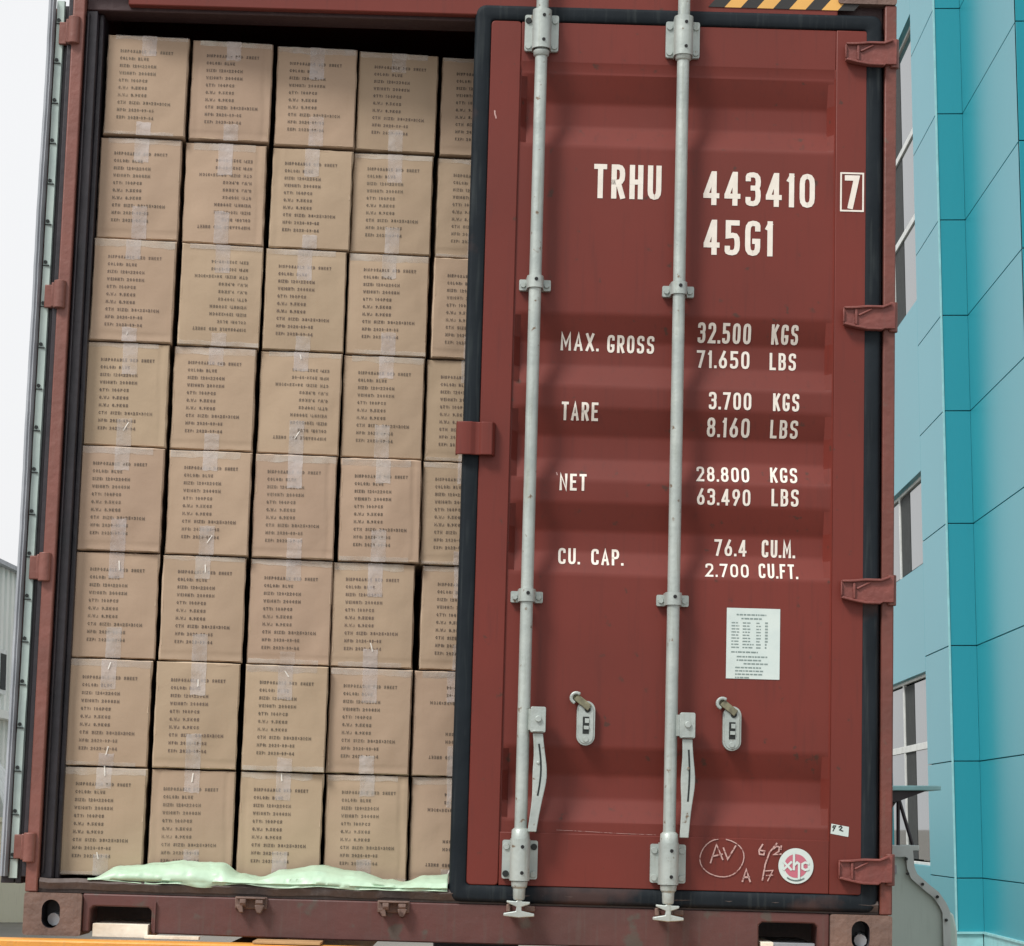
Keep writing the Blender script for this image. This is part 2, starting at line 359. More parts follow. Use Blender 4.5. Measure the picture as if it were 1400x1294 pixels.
# castings with a real hole
def casting(x0, x1, z0, z1, hx, hz, label):
    m = MB(); y0, y1 = -.008, .17
    hole = stadium(hx, hz, .0255, .0395, 6)
    bm = bmesh.new()
    outer = [(x0, z0), (x1, z0), (x1, z1), (x0, z1)]
    vo = [bm.verts.new((a, y0, b)) for a, b in rrect(x0, x1, z0, z1, .008, 3)]; vi = [bm.verts.new((a, y0, b)) for a, b in hole]
    E_ = [bm.edges.new((vo[i], vo[(i+1) % len(vo)])) for i in range(len(vo))]+[bm.edges.new((vi[i], vi[(i+1) % len(vi)])) for i in range(len(vi))]
    bmesh.ops.triangle_fill(bm, use_beauty=True, edges=E_)
    fs = [f for f in bm.faces]
    for f in fs:
        cc = f.calc_center_median()
        if abs(cc.x-hx) < .025 and abs(cc.z-hz) < .015: bm.faces.remove(f)
    def wall(vv, depth, mi):
        nv = [bm.verts.new((v.co.x, depth, v.co.z)) for v in vv]
        for i in range(len(vv)):
            j = (i+1) % len(vv); f = bm.faces.new((vv[i], vv[j], nv[j], nv[i])); f.material_index = mi
        f = bm.faces.new(nv); f.material_index = mi
    wall(vo, y1, 0); wall(vi, y0+.09, 1)
    bmesh.ops.recalc_face_normals(bm, faces=bm.faces)
    me = bpy.data.meshes.new('corner_casting'); bm.to_mesh(me); bm.free(); me.materials.append(CAST); me.materials.append(DARK)
    o = link('corner_casting', me, cont); o['label'] = label
    m = MB(); m.cyl((hx+.004, y0+.03, hz-.016), (hx+.012, y0+.085, hz-.01), .018, n=10)
    part(m, 'twist_lock', GALV if 0 else LIP)
casting(-1.2185, -1.057, 0, .118, -1.142, .06, 'rusty lower left corner casting')
casting(1.045, 1.2185, 0, .118, 1.13, .062, 'rusty lower right corner casting')
casting(1.045, 1.2185, 2.778, 2.896, 1.13, 2.84, 'upper right corner casting')
casting(-1.2185, -1.057, 2.778, 2.896, -1.142, 2.84, 'upper left corner casting')
# header and sill
m = MB(); m.box(-1.057, 1.045, .0, .03, 2.712, 2.896); part(m, 'header', RED, .004)
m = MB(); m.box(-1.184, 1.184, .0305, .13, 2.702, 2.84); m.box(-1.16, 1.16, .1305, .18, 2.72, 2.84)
part(m, 'header_underside', DKRED, .004)
m = MB()
for i in range(9):
    x0 = .66+i*.048*1.0
    if i % 2 == 0: m.m = 0
    else: m.m = 1
    m.prism([(x0, 2.757), (x0+.048, 2.757), (x0+.048+.07, 2.84), (x0+.07, 2.84)], -.0025, -.0005)
part(m, 'hazard_tape', [BLACKP, YEL], label='black and yellow hazard stripes on the header')
# sill with two forklift pockets, its top lip battered
m = MB()
lo = [(-1.056, .012), (-1.034, .012), (-1.034, .076), (-1.026, .084), (-.872, .084), (-.862, .076), (-.862, .012), (-.40, .008), (.15, .008), (.845, .012), (.845, .082), (.855, .09), (1.0, .09), (1.01, .082), (1.01, .012), (1.044, .012), (1.044, .1185), (-1.056, .1185)]
m.prism(lo, .006, .14)
part(m, 'sill', SILL, .004, label='grimy bottom sill of the door frame')
m = MB(); m.box(-1.183, 1.183, .012, .16, .1195, .1525); 
NN = 90; P = []
for i in range(NN+1):
    x = -1.18+2.36*i/NN; dz = .004*noise.noise(Vector((x*9, 3, 0)))+.003*noise.noise(Vector((x*31, 7, 0)))
    P.append([(x, .004, .128+dz), (x, -.004+dz*.8, .147+dz), (x, .004, .158+dz), (x, .06, .157+dz*.5), (x, .17, .156)])
m.grid(P)
part(m, 'threshold_plate', GRIME, smooth=50)
m = MB(); m.box(-.853, -.849, -.004, .006, .012, .1); part(m, 'pocket_flange', SILL, .001)
# cam keepers for the open door
for kx in (-.583, -.183):
    m = MB(); m.box(kx-.045, kx+.045, -.002, .006, .088, .122)
    m.cyl((kx-.03, -.016, .108), (kx-.012, -.016, .108), .014, n=10); m.cyl((kx+.014, -.016, .108), (kx+.036, -.016, .108), .012, n=10)
    m.prism([(kx-.042, .1), (kx-.03, .078), (kx-.018, .078), (kx-.022, .1)], -.026, .004)
    m.prism([(kx+.012, .1), (kx+.018, .078), (kx+.03, .076), (kx+.04, .1)], -.026, .004)
    m.box(kx-.04, kx+.042, -.028, .004, .116, .121)
    part(m, 'cam_keeper', CAST, .003)

# ---------------- right door (closed)
RB = [(2.700, 0), (2.540, 0), (2.458, 1), (2.388, 1), (2.322, 0), (1.822, 0), (1.742, 1), (1.672, 1), (1.606, 0), (1.545, 0), (1.463, 1), (1.395, 1), (1.33, 0), (1.268, 0), (1.186, 1), (1.125, 1), (1.058, 0), (.566, 0), (.487, 1), (.42, 1), (.355, 0), (.17, 0)]
DEP = .031; PY = .006
def prof(z):
    for (za, a), (zb, b) in zip(RB, RB[1:]):
        if zb <= z <= za: u = (za-z)/(za-zb); return PY+DEP*(a+(b-a)*u)
    return PY
RBZ = sorted({z+d for z, a in RB for d in (-.009, -.0045, 0, .0045, .009)}, reverse=True)
def profs(z): return (prof(z-.008)+2*prof(z-.004)+2*prof(z)+2*prof(z+.004)+prof(z+.008))/8 if .36 < z < 2.54 else prof(z)
def surf(x, z):
    if x > 1.04 or x < .109: return 0.
    if z > 2.57 or z < .32: return 0.
    e = min(1, max(0, (x-.112)/.018), max(0, (1.037-x)/.018))
    return PY+(profs(z)-PY)*e
m = MB(); XS = [.109, .112, .130, .57, 1.019, 1.037, 1.041]; ZS = [z for z in RBZ if .325 < z < 2.57]; ZS = [2.575]+ZS+[.32]
m.grid([[(x, surf(x, z), z) for x in XS] for z in ZS])
m.grid([[(x, .05, z) for x in (.02, 1.13)] for z in (.18, 2.69)])
door = part(m, 'door', RED, smooth=14, label='closed right door with grey locking bars and white lettering')
def dp(mb, name, mats, bevel=0, label=None, **k): return part(mb, name, mats, bevel, parent=door, label=label, **k)
m = MB(); m.prism(rrect(.019, .109, .172, 2.697, .012, 4), 0, .046); dp(m, 'stile', RED, .003)
m = MB(); m.box(1.041, 1.133, 0, .046, .172, 2.697); dp(m, 'stile', RED, .003)
m = MB(); m.box(.1095, 1.0405, .0015, .046, 2.572, 2.696); dp(m, 'rail', RED, .002)
m = MB(); m.box(.1095, 1.0405, .0015, .046, .173, .322); dp(m, 'rail', RED, .002)
# gasket: one loop with a rounded lip
m = MB()
def gl(off): return rrect(-.03+off, 1.178-off, .123+off, 2.747-off, .03-off*.4, 5)
loops = [(0, .025), (.002, .004), (.006, -.003), (.014, -.005), (.03, -.004), (.044, -.003), (.0485, .001), (.050, .03)]
LV = [[(a, y, b) for a, b in gl(off)] for off, y in loops]
n = len(LV[0]); m.grid([lv+[lv[0]] for lv in LV])
dp(m, 'gasket', RUB, smooth=60, label='black rubber gasket round the closed door')
m = MB()                                           # keeper plate over the door gap
KP = [(-.049, .002), (-.046, -.024), (-.03, -.030), (-.005, -.030), (.008, -.022), (.018, -.022), (.026, -.030), (.056, -.030), (.063, -.020), (.066, 0)]
m.grid([[(x, y, z) for x, y in KP] for z in (1.392, 1.396, 1.44, 1.484, 1.488)])
for z0, z1 in ((1.392, 1.388), (1.488, 1.492)):
    pass
o = dp(m, 'keeper_plate', RED, smooth=50, label='small folded red plate bridging the two doors')
s_ = o.modifiers.new('t', 'SOLIDIFY'); s_.thickness = .006; b_ = o.modifiers.new('b', 'BEVEL'); b_.width = .002; b_.segments = 2
# hinges
for hz in (2.625, 1.831, 1.034, .243):
    m = MB()
    base = [(1.066, hz-.026), (1.1, hz-.034), (1.135, hz-.04), (1.178, hz-.04), (1.186, hz-.034), (1.217, hz-.034), (1.217, hz+.042), (1.205, hz+.042), (1.18, hz+.032), (1.135, hz+.032), (1.1, hz+.028), (1.066, hz+.026)]
    m.prism(base, -.02, -.004)
    m.prism([(1.066, hz-.026), (1.1, hz-.034), (1.135, hz-.04), (1.178, hz-.04), (1.178, hz-.033), (1.135, hz-.033), (1.1, hz-.027), (1.07, hz-.02)], -.03, -.0205)
    m.prism([(1.07, hz+.02), (1.1, hz+.021), (1.135, hz+.025), (1.18, hz+.025), (1.205, hz+.035), (1.205, hz+.042), (1.18, hz+.032), (1.135, hz+.032), (1.1, hz+.028), (1.066, hz+.026)], -.03, -.0205)
    m.box(1.064, 1.0685, -.028, -.0205, hz-.019, hz+.019)
    m.box(1.099, 1.106, -.027, -.0205, hz-.026, hz+.02)
    m.prism([(1.108, hz+.004), (1.112, hz+.0), (1.15, hz+.02), (1.146, hz+.024)], -.026, -.0205)
    m.box(1.08, 1.10, -.0035, -.0001, hz-.024, hz+.024)
    dp(m, 'hinge', REDH, .0025)
    m = MB(); m.cyl((1.212, -.002, hz-.042), (1.212, -.002, hz+.046), .014, n=14)
    dp(m, 'hinge_pin', REDP, .002)
# locking bars
YB = -.045
def locking_bar(x, s):
    m = MB(); m.lathe(x, YB, [(.17, .0175), (.32, .0178), (1.1, .0178), (2.60, .0178), (2.9, .0178)], 20)
    m.lathe(x, YB, [(.300, .019), (.304, .026), (.328, .025), (.334, .0185)], 20)
    m.lathe(x, YB, [(2.575, .0185), (2.578, .0225), (2.592, .0235), (2.596, .0185)], 20)
    b = dp(m, 'locking_bar', GALV, smooth=50, label='grey locking bar nearest the door gap' if s == 0 else 'grey locking bar in the middle of the door')
    # long brackets top and bottom: plate, half sleeve, bolts, drilled holes
    for (zz0, zz1) in ((2.602, 2.712) if s == 0 else (2.594, 2.704), (.192, .300)):
        m = MB(); m.m = 0
        m.prism(rrect(x-.050, x-.020, zz0, zz1, .006), -.014, -.0005); m.prism(rrect(x+.020, x+.050, zz0, zz1, .006), -.014, -.0005)
        A = []
        for i in range(13):
            a = math.pi*(i/12); A.append((x-.028*math.cos(a), YB-.028*math.sin(a)))
        A = [(x-.028, -.010)]+A+[(x+.028, -.010)]
        m.grid([[(a, b_, z) for a, b_ in A] for z in (zz0-.004, zz1+.004)])
        I = [(x+(a-x)*.86, YB+(b_-YB)*.86 if b_ < -.011 else b_) for a, b_ in A]
        m.grid([[(a, b_, zz0-.004) for a, b_ in A], [(a, b_, zz0-.004) for a, b_ in I]]); m.grid([[(a, b_, zz1+.004) for a, b_ in A], [(a, b_, zz1+.004) for a, b_ in I]])
        for bi, (bx_, bz) in enumerate(((x-.039, zz0+.014), (x+.039, zz0+.014), (x-.039, zz1-.018), (x+.039, zz1-.018))):
            dk = (s == 0 and zz0 < 1 and bi in (0, 3)) or (s == 0 and zz0 > 1 and bi == 2)
            m.m = 2 if dk else 0; m.cyl((bx_, -.014, bz), (bx_, -.019, bz), .0095, .0085, n=12); m.m = 0
        m.m = 1
        for hz in (zz0+.018, zz1-.018): m.cyl((x+.006, YB-.026, hz), (x+.006, YB-.0288, hz), .0052, n=10)
        m.m = 0
        dp(m, 'bar_bracket', [GALV, HOLE, BOLT], smooth=40)
    for zz in ((1.898, .988) if s == 0 else (1.891, .989)):
        m = MB()
        m.prism(rrect(x-.046, x-.018, zz-.017, zz+.015, .004), -.012, -.0005+PY); m.prism(rrect(x+.018, x+.046, zz-.017, zz+.015, .004), -.012, -.0005+PY)
        A = [(x-.026, -.008), (x-.024, YB+.01)]+[(x-.0235*math.cos(math.pi*i/8), YB-.0235*math.sin(math.pi*i/8)) for i in range(9)]+[(x+.024, YB+.01), (x+.026, -.008)]
        m.grid([[(a, b_, z) for a, b_ in A] for z in (zz-.017, zz+.019)])
        I = [(x+(a-x)*.84, YB+(b_-YB)*.84 if b_ < -.02 else b_) for a, b_ in A]
        for q in (zz-.017, zz+.019): m.grid([[(a, b_, q) for a, b_ in A], [(a, b_, q) for a, b_ in I]])
        for bx_ in (x-.034, x+.034): m.cyl((bx_, -.012, zz-.002), (bx_, -.019, zz-.002), .0088, .0078, n=6)
        m.m = 1; m.cyl((x+.003, YB-.022, zz+.006), (x+.003, YB-.0243, zz+.006), .0055, n=10)
        dp(m, 'bar_guide', [GALV, HOLE], smooth=40)
    m = MB()                                      # collar and cam below the bottom bracket
    m.lathe(x, YB, [(.134, .014), (.14, .0165), (.168, .0175), (.17, .0215), (.184, .0235), (.188, .0235)], 18)
    m.prism([(x-.042, .098), (x-.008, .104), (x-.006, .116), (x-.034, .127), (x-.034, .133), (x-.008, .131), (x, .139), (x+.01, .131), (x+.032, .13), (x+.03, .123), (x+.008, .116), (x+.008, .105), (x+.044, .098), (x+.044, .09), (x-.0, .086), (x-.042, .09)], YB-.012, YB+.012)
    dp(m, 'cam', GALV, .0035, smooth=40)
    m = MB(); m.box(x-.034, x-.022, -.03, .006, .1, .122); m.box(x+.016, x+.046, -.02, .006, .102, .118); part(m, 'cam_keeper', CAST, .003)
locking_bar(.168, 0); locking_bar(.585, 1)
# handles
def handle(x, zt, bend):
    m = MB(); m.prism(rrect(x-.021, x+.022, zt-.036, zt+.036, .005), YB-.03, YB+.012)
    m.cyl((x+.001, YB-.03, zt+.002), (x+.001, YB-.037, zt+.002), .009, n=14); m.box(x-.015, x+.016, YB-.032, YB-.0295, zt-.033, zt-.03)
    m.box(x-.045, x-.02, YB-.012, YB+.012, zt-.03, zt+.03)
    dp(m, 'handle_hub', GALV, .003)
    m = MB()
    L1 = []; R1 = []
    for i in range(17):
        u = i/16; z = zt-.038-u*.275
        wob = .008*math.sin(u*math.pi*1.25)*bend
        hw = .014+.006*math.exp(-((u-.42)/.2)**2)-.004*max(0, u-.55)
        cx = x+.001+wob-.008*max(0, u-.5)*bend
        L1.append((cx-hw, z)); R1.append((cx+hw, z))
    m.prism(L1+R1[::-1], YB-.022, YB-.006)
    S = [(x+.005+.007*math.sin(u/10*math.pi)*bend, zt-.07-u*.014) for u in range(11)]
    m.m = 1; ribbon(m, S, .005, y=YB-.0226)
    m.m = 0; m.cyl((x+.004, YB-.022, zt-.12), (x+.004, YB-.026, zt-.12), .005, n=8)
    o = dp(m, 'handle', [GALV, BOLT], .0025)
handle(.208, .637, 1); handle(.629, .632, .45)
def hasp(x, z, tilt):
    m = MB(); m.prism(stadium(x, z-.012, .026, .063, 6), -.016, .004+PY)
    m.prism(stadium(x, z-.012, .021, .058, 6), -.019, -.0162)
    m.m = 1; m.box(x-.009, x+.009, -.0205, -.0193, z-.042, z+.006); m.cyl((x+.004, -.019, z+.027), (x+.004, -.0215, z+.027), .009, n=12)
    m.m = 0; m.box(x-.006, x+.0085, -.024, -.0192, z-.03, z-.020); m.box(x-.003, x+.009, -.0225, -.0206, z-.012, z+.001)
    m.cyl((x, -.019, z-.058), (x, -.022, z-.058), .008, n=10)
    dp(m, 'handle_catch', [GALV, BOLT], .002)
    m = MB(); hx_, hz_ = x-.029, z+.058
    arc = [(hx_+.0145*math.cos(R(a)), hz_+.0145*math.sin(R(a))) for a in range(60, 241, 20)]
    ribbon(m, arc, .009, y=-.031)
    o = dp(m, 'catch_hook', GALV); s_ = o.modifiers.new('t', 'SOLIDIFY'); s_.thickness = .018; b_ = o.modifiers.new('b', 'BEVEL'); b_.width = .003; b_.segments = 2
    m = MB(); m.cyl((hx_, -.018, hz_), (hx_, -.002, hz_), .012, n=14); m.prism([(hx_-.008, hz_-.004), (x+.004, z+.022), (x+.016, z+.038), (hx_+.006, hz_+.011)], -.026, -.0195)
    dp(m, 'catch_arm', BRASS, .002)
hasp(.345, .645, 0); hasp(.760, .641, 0)
# lettering that lies on the pressed panel
def drape(mb, name, mats, off=.0012, parent=door, label=None, bis=True):
    me = mb.mesh(name, mats, fix=False)
    bm = bmesh.new(); bm.from_mesh(me)
    if bis:
        for z in RBZ:
            g_ = bm.verts[:]+bm.edges[:]+bm.faces[:]
            bmesh.ops.bisect_plane(bm, geom=g_, plane_co=(0, 0, z), plane_no=(0, 0, 1), dist=1e-6)
    for v in bm.verts: v.co.y += surf(v.co.x, v.co.z)-off
    bm.to_mesh(me); bm.free()
    o = link(name, me, parent)
    if label: o['label'] = label
    return o
TX = [("TRHU",0.333,0.531,2.167,2.270),("443410",0.655,0.982,2.156,2.258),("45G1",0.658,0.861,2.007,2.112),("MAX.",0.248,0.357,1.716,1.767),("GROSS",0.384,0.521,1.713,1.764),
("32.500",0.647,0.802,1.749,1.806),("KGS",0.862,0.940,1.750,1.806),("71.650",0.646,0.800,1.676,1.728),("LBS",0.859,0.936,1.675,1.726),
("TARE",0.255,0.361,1.507,1.559),("3.700",0.681,0.804,1.549,1.600),("KGS",0.867,0.943,1.549,1.601),("8.160",0.678,0.802,1.472,1.526),
("LBS",0.862,0.942,1.473,1.524),("NET",0.254,0.332,1.300,1.350),("28.800",0.650,0.802,1.338,1.384),("KGS",0.863,0.941,1.340,1.387),
("63.490",0.651,0.805,1.269,1.317),("LBS",0.866,0.944,1.271,1.321),("CU. CAP.",0.256,0.442,1.088,1.136),("76.4",0.706,0.799,1.126,1.174),
("CU.M.",0.843,0.937,1.125,1.176),("2.700",0.680,0.804,1.062,1.102),("CU.FT.",0.833,0.944,1.062,1.106)]
for t_, a, b_, z0, z1 in TX:
    m = MB(); big = z1-z0 > .08
    text(m, t_, a, b_, z0, z1, tk=.148 if big else .145, gap=.34 if big else .36, space=.9)
    drape(m, 'lettering', WHITE, label='white stencilled '+t_)
m = MB(); text(m, '7', 1.069, 1.112, 2.155, 2.256, tk=.16)
drape(m, 'lettering', WHITE, bis=False, label='white check digit 7')
m = MB(); ribbon(m, [(1.058, 2.149), (1.123, 2.149), (1.123, 2.262), (1.058, 2.262)], .005, True, y=-.0004)
drape(m, 'lettering', WHITE, bis=False, label='thin white frame round the check digit')
# chalk marks
m = MB()
ring = [(.738+.062*math.cos(a)+.002*math.sin(3*a), .266+.053*math.sin(a)) for a in [R(100+i*12.5) for i in range(28)]]
ribbon(m, ring, .003)
for s_ in ([(.706, .252), (.722, .303), (.74, .262)], [(.713, .27), (.738, .276)], [(.742, .293), (.754, .263), (.776, .3)],
           [(.852, .306), (.842, .29), (.844, .279), (.856, .278), (.858, .288), (.846, .29)], [(.892, .31), (.872, .285), (.86, .25), (.853, .208)],
           [(.884, .296), (.892, .303), (.9, .3), (.898, .288), (.884, .279), (.904, .281)], [(.905, .303), (.904, .295)]):
    ribbon(m, smooth_pts(s_, False, .004), .0042, y=-.0003)
for s_ in ([(.797, .203), (.807, .235), (.818, .203)], [(.801, .214), (.815, .214)], [(.862, .233), (.882, .235), (.868, .206)], [(.864, .22), (.882, .222)]):
    ribbon(m, s_, .005 if s_[0][0] < .83 else .003, y=-.0006)
drape(m, 'chalk_mark', CHALK, bis=False, label='hand-drawn chalk marks AV in a ring, A and 6/2 7')
# data plate
m = MB(); x0, x1, z0, z1 = .742, .895, .772, .974; m.m = 0
m.add([(x0, 0, z0), (x1, 0, z0), (x1, 0, z1), (x0, 0, z1)], [(0, 1, 2, 3)])
m.m = 1; rr_ = random.Random(3)
def tl(xa, xb, z, h=.0042):
    x = xa
    while x < xb-.002:
        L_ = rr_.uniform(.004, .014); e = min(xb, x+L_); m.add([(x, -.0004, z), (e, -.0004, z), (e, -.0004, z+h), (x, -.0004, z+h)], [(0, 1, 2, 3)]); x = e+.0022
tl(x0+.028, x0+.113, .953); tl(x0+.042, x0+.1, .942)
for i in range(9):
    z = .93-i*.0088
    tl(x0+.014, x0+.036, z, .0034); tl(x0+.046, x0+.068+.01*(i > 6), z, .0034); tl(x0+.085, x0+.098, z, .0034); tl(x0+.11, x0+.118, z, .005)
tl(x0+.014, x0+.09, .846); tl(x0+.03, x0+.118, .833); tl(x0+.03, x0+.1, .823); tl(x0+.05, x0+.12, .813)
for i in range(4): tl(x0+.026, x0+(.1, .106, .107, .07)[i], .802-i*.0095, .004)
drape(m, 'data_sticker', [PLATE, PRINT], off=.0015, bis=False, label='pale printed data sticker')
# round emblem
m = MB(); cx, cz = .947, .249; n = 40
def disc(r, y, a0=0, a1=360, k=40, mi=0):
    m.m = mi
    P_ = [(cx+r*math.cos(R(a0+(a1-a0)*i/k)), y, cz+r*math.sin(R(a0+(a1-a0)*i/k))) for i in range(k+(0 if a1-a0 >= 360 else 1))]
    if a1-a0 >= 360: m.add(P_, [tuple(range(len(P_)))])
    else: m.add([(cx, y, cz)]+P_, [(0,)+tuple(range(1, len(P_)+1))])
disc(.0495, 0); disc(.033, -.0005, mi=1); m.m = 0
for k_, (s_, t_) in enumerate((([(-.034, -.010), (-.014, .010)], .0062), ([(-.034, .010), (-.014, -.010)], .0062), ([(.034, .008), (.026, .0105), (.018, .006), (.018, -.006), (.026, -.0105), (.034, -.008)], .0062),
        ([(-.006, -.009), (-.006, .034)], .0065), ([(-.003, .004), (.003, .010), (.0085, .006), (.0085, -.034)], .0065))):
    ribbon(m, [(cx+a, cz+b_) for a, b_ in s_], t_, y=-.0014-.0002*k_)
m.m = 2
for i in range(14):
    a = R(235+i*5); ribbon(m, [(cx+.041*math.cos(a), cz+.041*math.sin(a)), (cx+.041*math.cos(a+.05), cz+.041*math.sin(a+.05))], .004, y=-.0006)
drape(m, 'round_sticker', [PLATE, PINK, PRINT], off=.0016, bis=False, label='round white sticker with pink xhc emblem')
m = MB(); m.m = 0; m.add([(1.044, 0, .342), (1.094, 0, .334), (1.096, 0, .362), (1.046, 0, .370)], [(0, 1, 2, 3)]); m.m = 1
ribbon(m, [(1.051, .35), (1.055, .358), (1.058, .364), (1.052, .364), (1.05, .36), (1.055, .357)], .0032, y=-.0004)
ribbon(m, [(1.068, .361), (1.073, .364), (1.076, .36), (1.07, .353), (1.078, .35)], .0036, y=-.0004)
drape(m, 'small_label', [PLATE, BLACKP], off=.001, bis=False, label='small white label with black marks')
m = MB(); ribbon(m, [(.036, 2.42), (.037, 2.41), (.041, 2.398)], .004); ribbon(m, [(.245, 1.352), (.247, 1.346)], .003)
ribbon(m, [(.27, .331), (.36, .329), (.45, .326), (.55, .325)], .0008, y=-.0004)
drape(m, 'paint_scratch', CHALK, off=.001, bis=False)

# ---------------- left door, swung open flat against the side of the container
m = MB(); m.box(-1.300, -1.258, .045, 1.19, .17, 2.71)
ldoor = part(m, 'door', RED, .003, label='open left door folded back along the container side, seen edge-on')
m = MB(); P = []
for i in range(61):
    z = .155+2.575*i/60; a = .0025*noise.noise(Vector((z*3, 1, 0)))+.0012*noise.noise(Vector((z*14, 5, 0)))
    P.append([(-1.2495, .044, z), (-1.252+a, .036, z), (-1.272+a, .034, z), (-1.276, .046, z)])
m.grid(P); part(m, 'gasket_retainer', RETN, parent=ldoor, smooth=50, label='pale strip clamping the open door gasket')
m = MB(); P = []
for i in range(61):
    z = .16+2.575*i/60; a = .003*noise.noise(Vector((z*2.2, 9, 0)))+.001*noise.noise(Vector((z*17, 2, 0)))
    P.append([(-1.2765, .04, z), (-1.278+a, .02, z), (-1.281+a, .014, z), (-1.285+a, .018, z), (-1.289+a, .013, z), (-1.296+a, .018, z), (-1.300+a, .045, z), (-1.3, .1, z)])
m.grid(P); part(m, 'gasket', LIP, parent=ldoor, smooth=50, label='grey rubber lip along the edge of the open door')
m = MB(); m.box(-1.3, -1.262, .06, 1.17, .14, .17); m.box(-1.2575, -1.24, .05, .2, .14, 2.72); part(m, 'edge_channel', DARK, .002, parent=ldoor)
for i in range(21):
    m = MB(); z = .22+i*.1225; m.cyl((-1.266, .037, z), (-1.266, .030, z), .006, .005, n=8); m.box(-1.274, -1.254, .031, .0345, z-.012, z-.009)
    part(m, 'bolt', BOLT, parent=ldoor)
for hz in (2.628, 1.832, 1.036, .243):
    m = MB(); m.box(-1.238, -1.226, .0, .04, hz-.036, hz+.036); m.box(-1.262, -1.236, .025, .045, hz-.034, hz+.034)
    m.cyl((-1.212, -.006, hz-.042), (-1.212, -.006, hz+.04), .0175, n=14); m.box(-1.226, -1.212, -.014, .02, hz-.04, hz+.038)
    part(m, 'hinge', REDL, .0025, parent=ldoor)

# ================================================================ CARTONS
BW, BH, BD = .2400, .3075, .36
def bulge(x, z, v):
    e = (1-(2*x/BW)**2)*(1-(2*(z-BH/2)/BH)**2)
    cr = 0.
    if v % 3 == 0: cr += .0022*math.exp(-((x-.098-.003*math.sin(z*20))/.004)**2)
    if v % 2 == 0: cr += .0018*math.exp(-((z-.020-.002*math.sin(x*30+v))/.004)**2)
    if v % 5 == 1: cr += .0020*math.exp(-((x+.1-.002*math.sin(z*25))/.004)**2)
    if v % 4 == 3: cr += .0016*math.exp(-((z-BH+.022)/.004)**2)
    return cr-.0045*max(0, e)-.0026*noise.noise(Vector((x*14+v*7.7, z*12, v)))*min(1, max(0, e)*3)
LINES = [("DISPOSABLE BED SHEET", 20), ("COLOR: BLUE", 11), ("SIZE: 120*220CM", 14), ("WEIGHT: 200GSM", 14), ("QTY: 100PCS", 11), ("G.W.: 9.5KGS", 11), ("N.W.: 8.9KGS", 11), ("CTN SIZE: 38*25*31CM", 20), ("MFG: 2020-09-05", 14), ("EXP: 2023-09-04", 14)]
boxmesh, inkmesh, inkflip, tapes = [], [], [], []
NV = 10
for v in range(NV):
    rv = random.Random(50+v)
    m = MB(); nx, nz_ = 34, 40; xs = [-BW/2]+[-BW/2+.004+(BW-.008)*i/nx for i in range(nx+1)]+[BW/2]; zs = [0]+[.004+(BH-.008)*i/nz_ for i in range(nz_+1)]+[BH]
    P = []
    for i, z in enumerate(zs):
        row = []
        for j, x in enumerate(xs):
            ed = (i in (0, len(zs)-1)) or (j in (0, len(xs)-1))
            jx = .0014*noise.noise(Vector((z*20, v*3.1, x*30))); jz = .0016*noise.noise(Vector((x*24, v*5.3, z*31)))
            y = .006+.003*noise.noise(Vector((x*40, z*40, v))) if ed else bulge(x, z, v)
            row.append((x+(jx*1.8 if j in (0, len(xs)-1) else 0), y, z+((jz*1.6+.0013 if i == 0 else jz*1.6-.0013) if i in (0, len(zs)-1) else 0)))
        P.append(row)
    m.grid(P); o = len(m.v); J = len(xs); I = len(zs)
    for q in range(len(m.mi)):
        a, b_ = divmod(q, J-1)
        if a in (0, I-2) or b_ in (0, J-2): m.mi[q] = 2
    # sides back to the rear face
    ring = [(0, j) for j in range(J)]+[(i, J-1) for i in range(1, I)]+[(I-1, j) for j in range(J-2, -1, -1)]+[(i, 0) for i in range(I-2, 0, -1)]
    back = [(P[i][j][0], .03, 0 if i == 0 else BH-.0005 if i == I-1 else P[i][j][2]) for i, j in ring]; n = len(ring); base = len(m.v)
    m.v += back
    for k in range(n):
        i0, j0 = ring[k]; i1, j1 = ring[(k+1) % n]; m.f.append((i0*J+j0, base+k, base+(k+1) % n, i1*J+j1)); m.mi.append(0)
    m.v += [(a, BD, b_) for a, _, b_ in back]
    for k in range(n): m.f.append((base+k, base+n+k, base+n+(k+1) % n, base+(k+1) % n)); m.mi.append(0)
    m.f.append(tuple(base+n+k for k in range(n))); m.mi.append(0)
    # pale torn edge slivers, scattered along the front edges
    m.m = 1
    for q in range(rv.randint(5, 9)):
        side = rv.choice('bbltr'); L_ = rv.uniform(.012, .06); wd = rv.uniform(.0015, .004)
        if side in 'bt':
            x = rv.uniform(-BW/2, BW/2-L_); z = .0045 if side == 'b' else BH-.0045-wd
            pts = [(x, z), (x+L_, z+rv.uniform(-.001, .001)), (x+L_*.8, z+wd), (x+.1*L_, z+wd*.7)]
        else:
            z = rv.uniform(.01, BH-.01-L_); x = -BW/2+.0045 if side == 'l' else BW/2-.0045-wd
            pts = [(x, z), (x+wd, z+L_*.1), (x+wd*.6, z+L_*.9), (x, z+L_)]
        m.add([(a, bulge(a, b_, v)-.0008, b_) for a, b_ in pts], [(0, 1, 2, 3)])
    boxmesh.append(m.mesh('carton', [KRAFT, KEDGE, KHILITE], smooth=40))
    for flip in (0, 1):
        m = MB()
        for li, (s, nch) in enumerate(LINES):
            z = BH*(.815-.0735*li); x = -BW*.33; ch = .0096
            text(m, s, x, x+.0079*nch-.002, z, z+ch, tk=.27, gap=.38, space=.8, q=1)
        V = []
        for (a, b_, cz_) in m.v:
            if flip: a = -a; cz_ = BH-cz_
            V.append((a, bulge(a, cz_, v)-.0006+b_*.5, cz_))
        m.v = V
        (inkflip if flip else inkmesh).append(m.mesh('print', INK, fix=False))
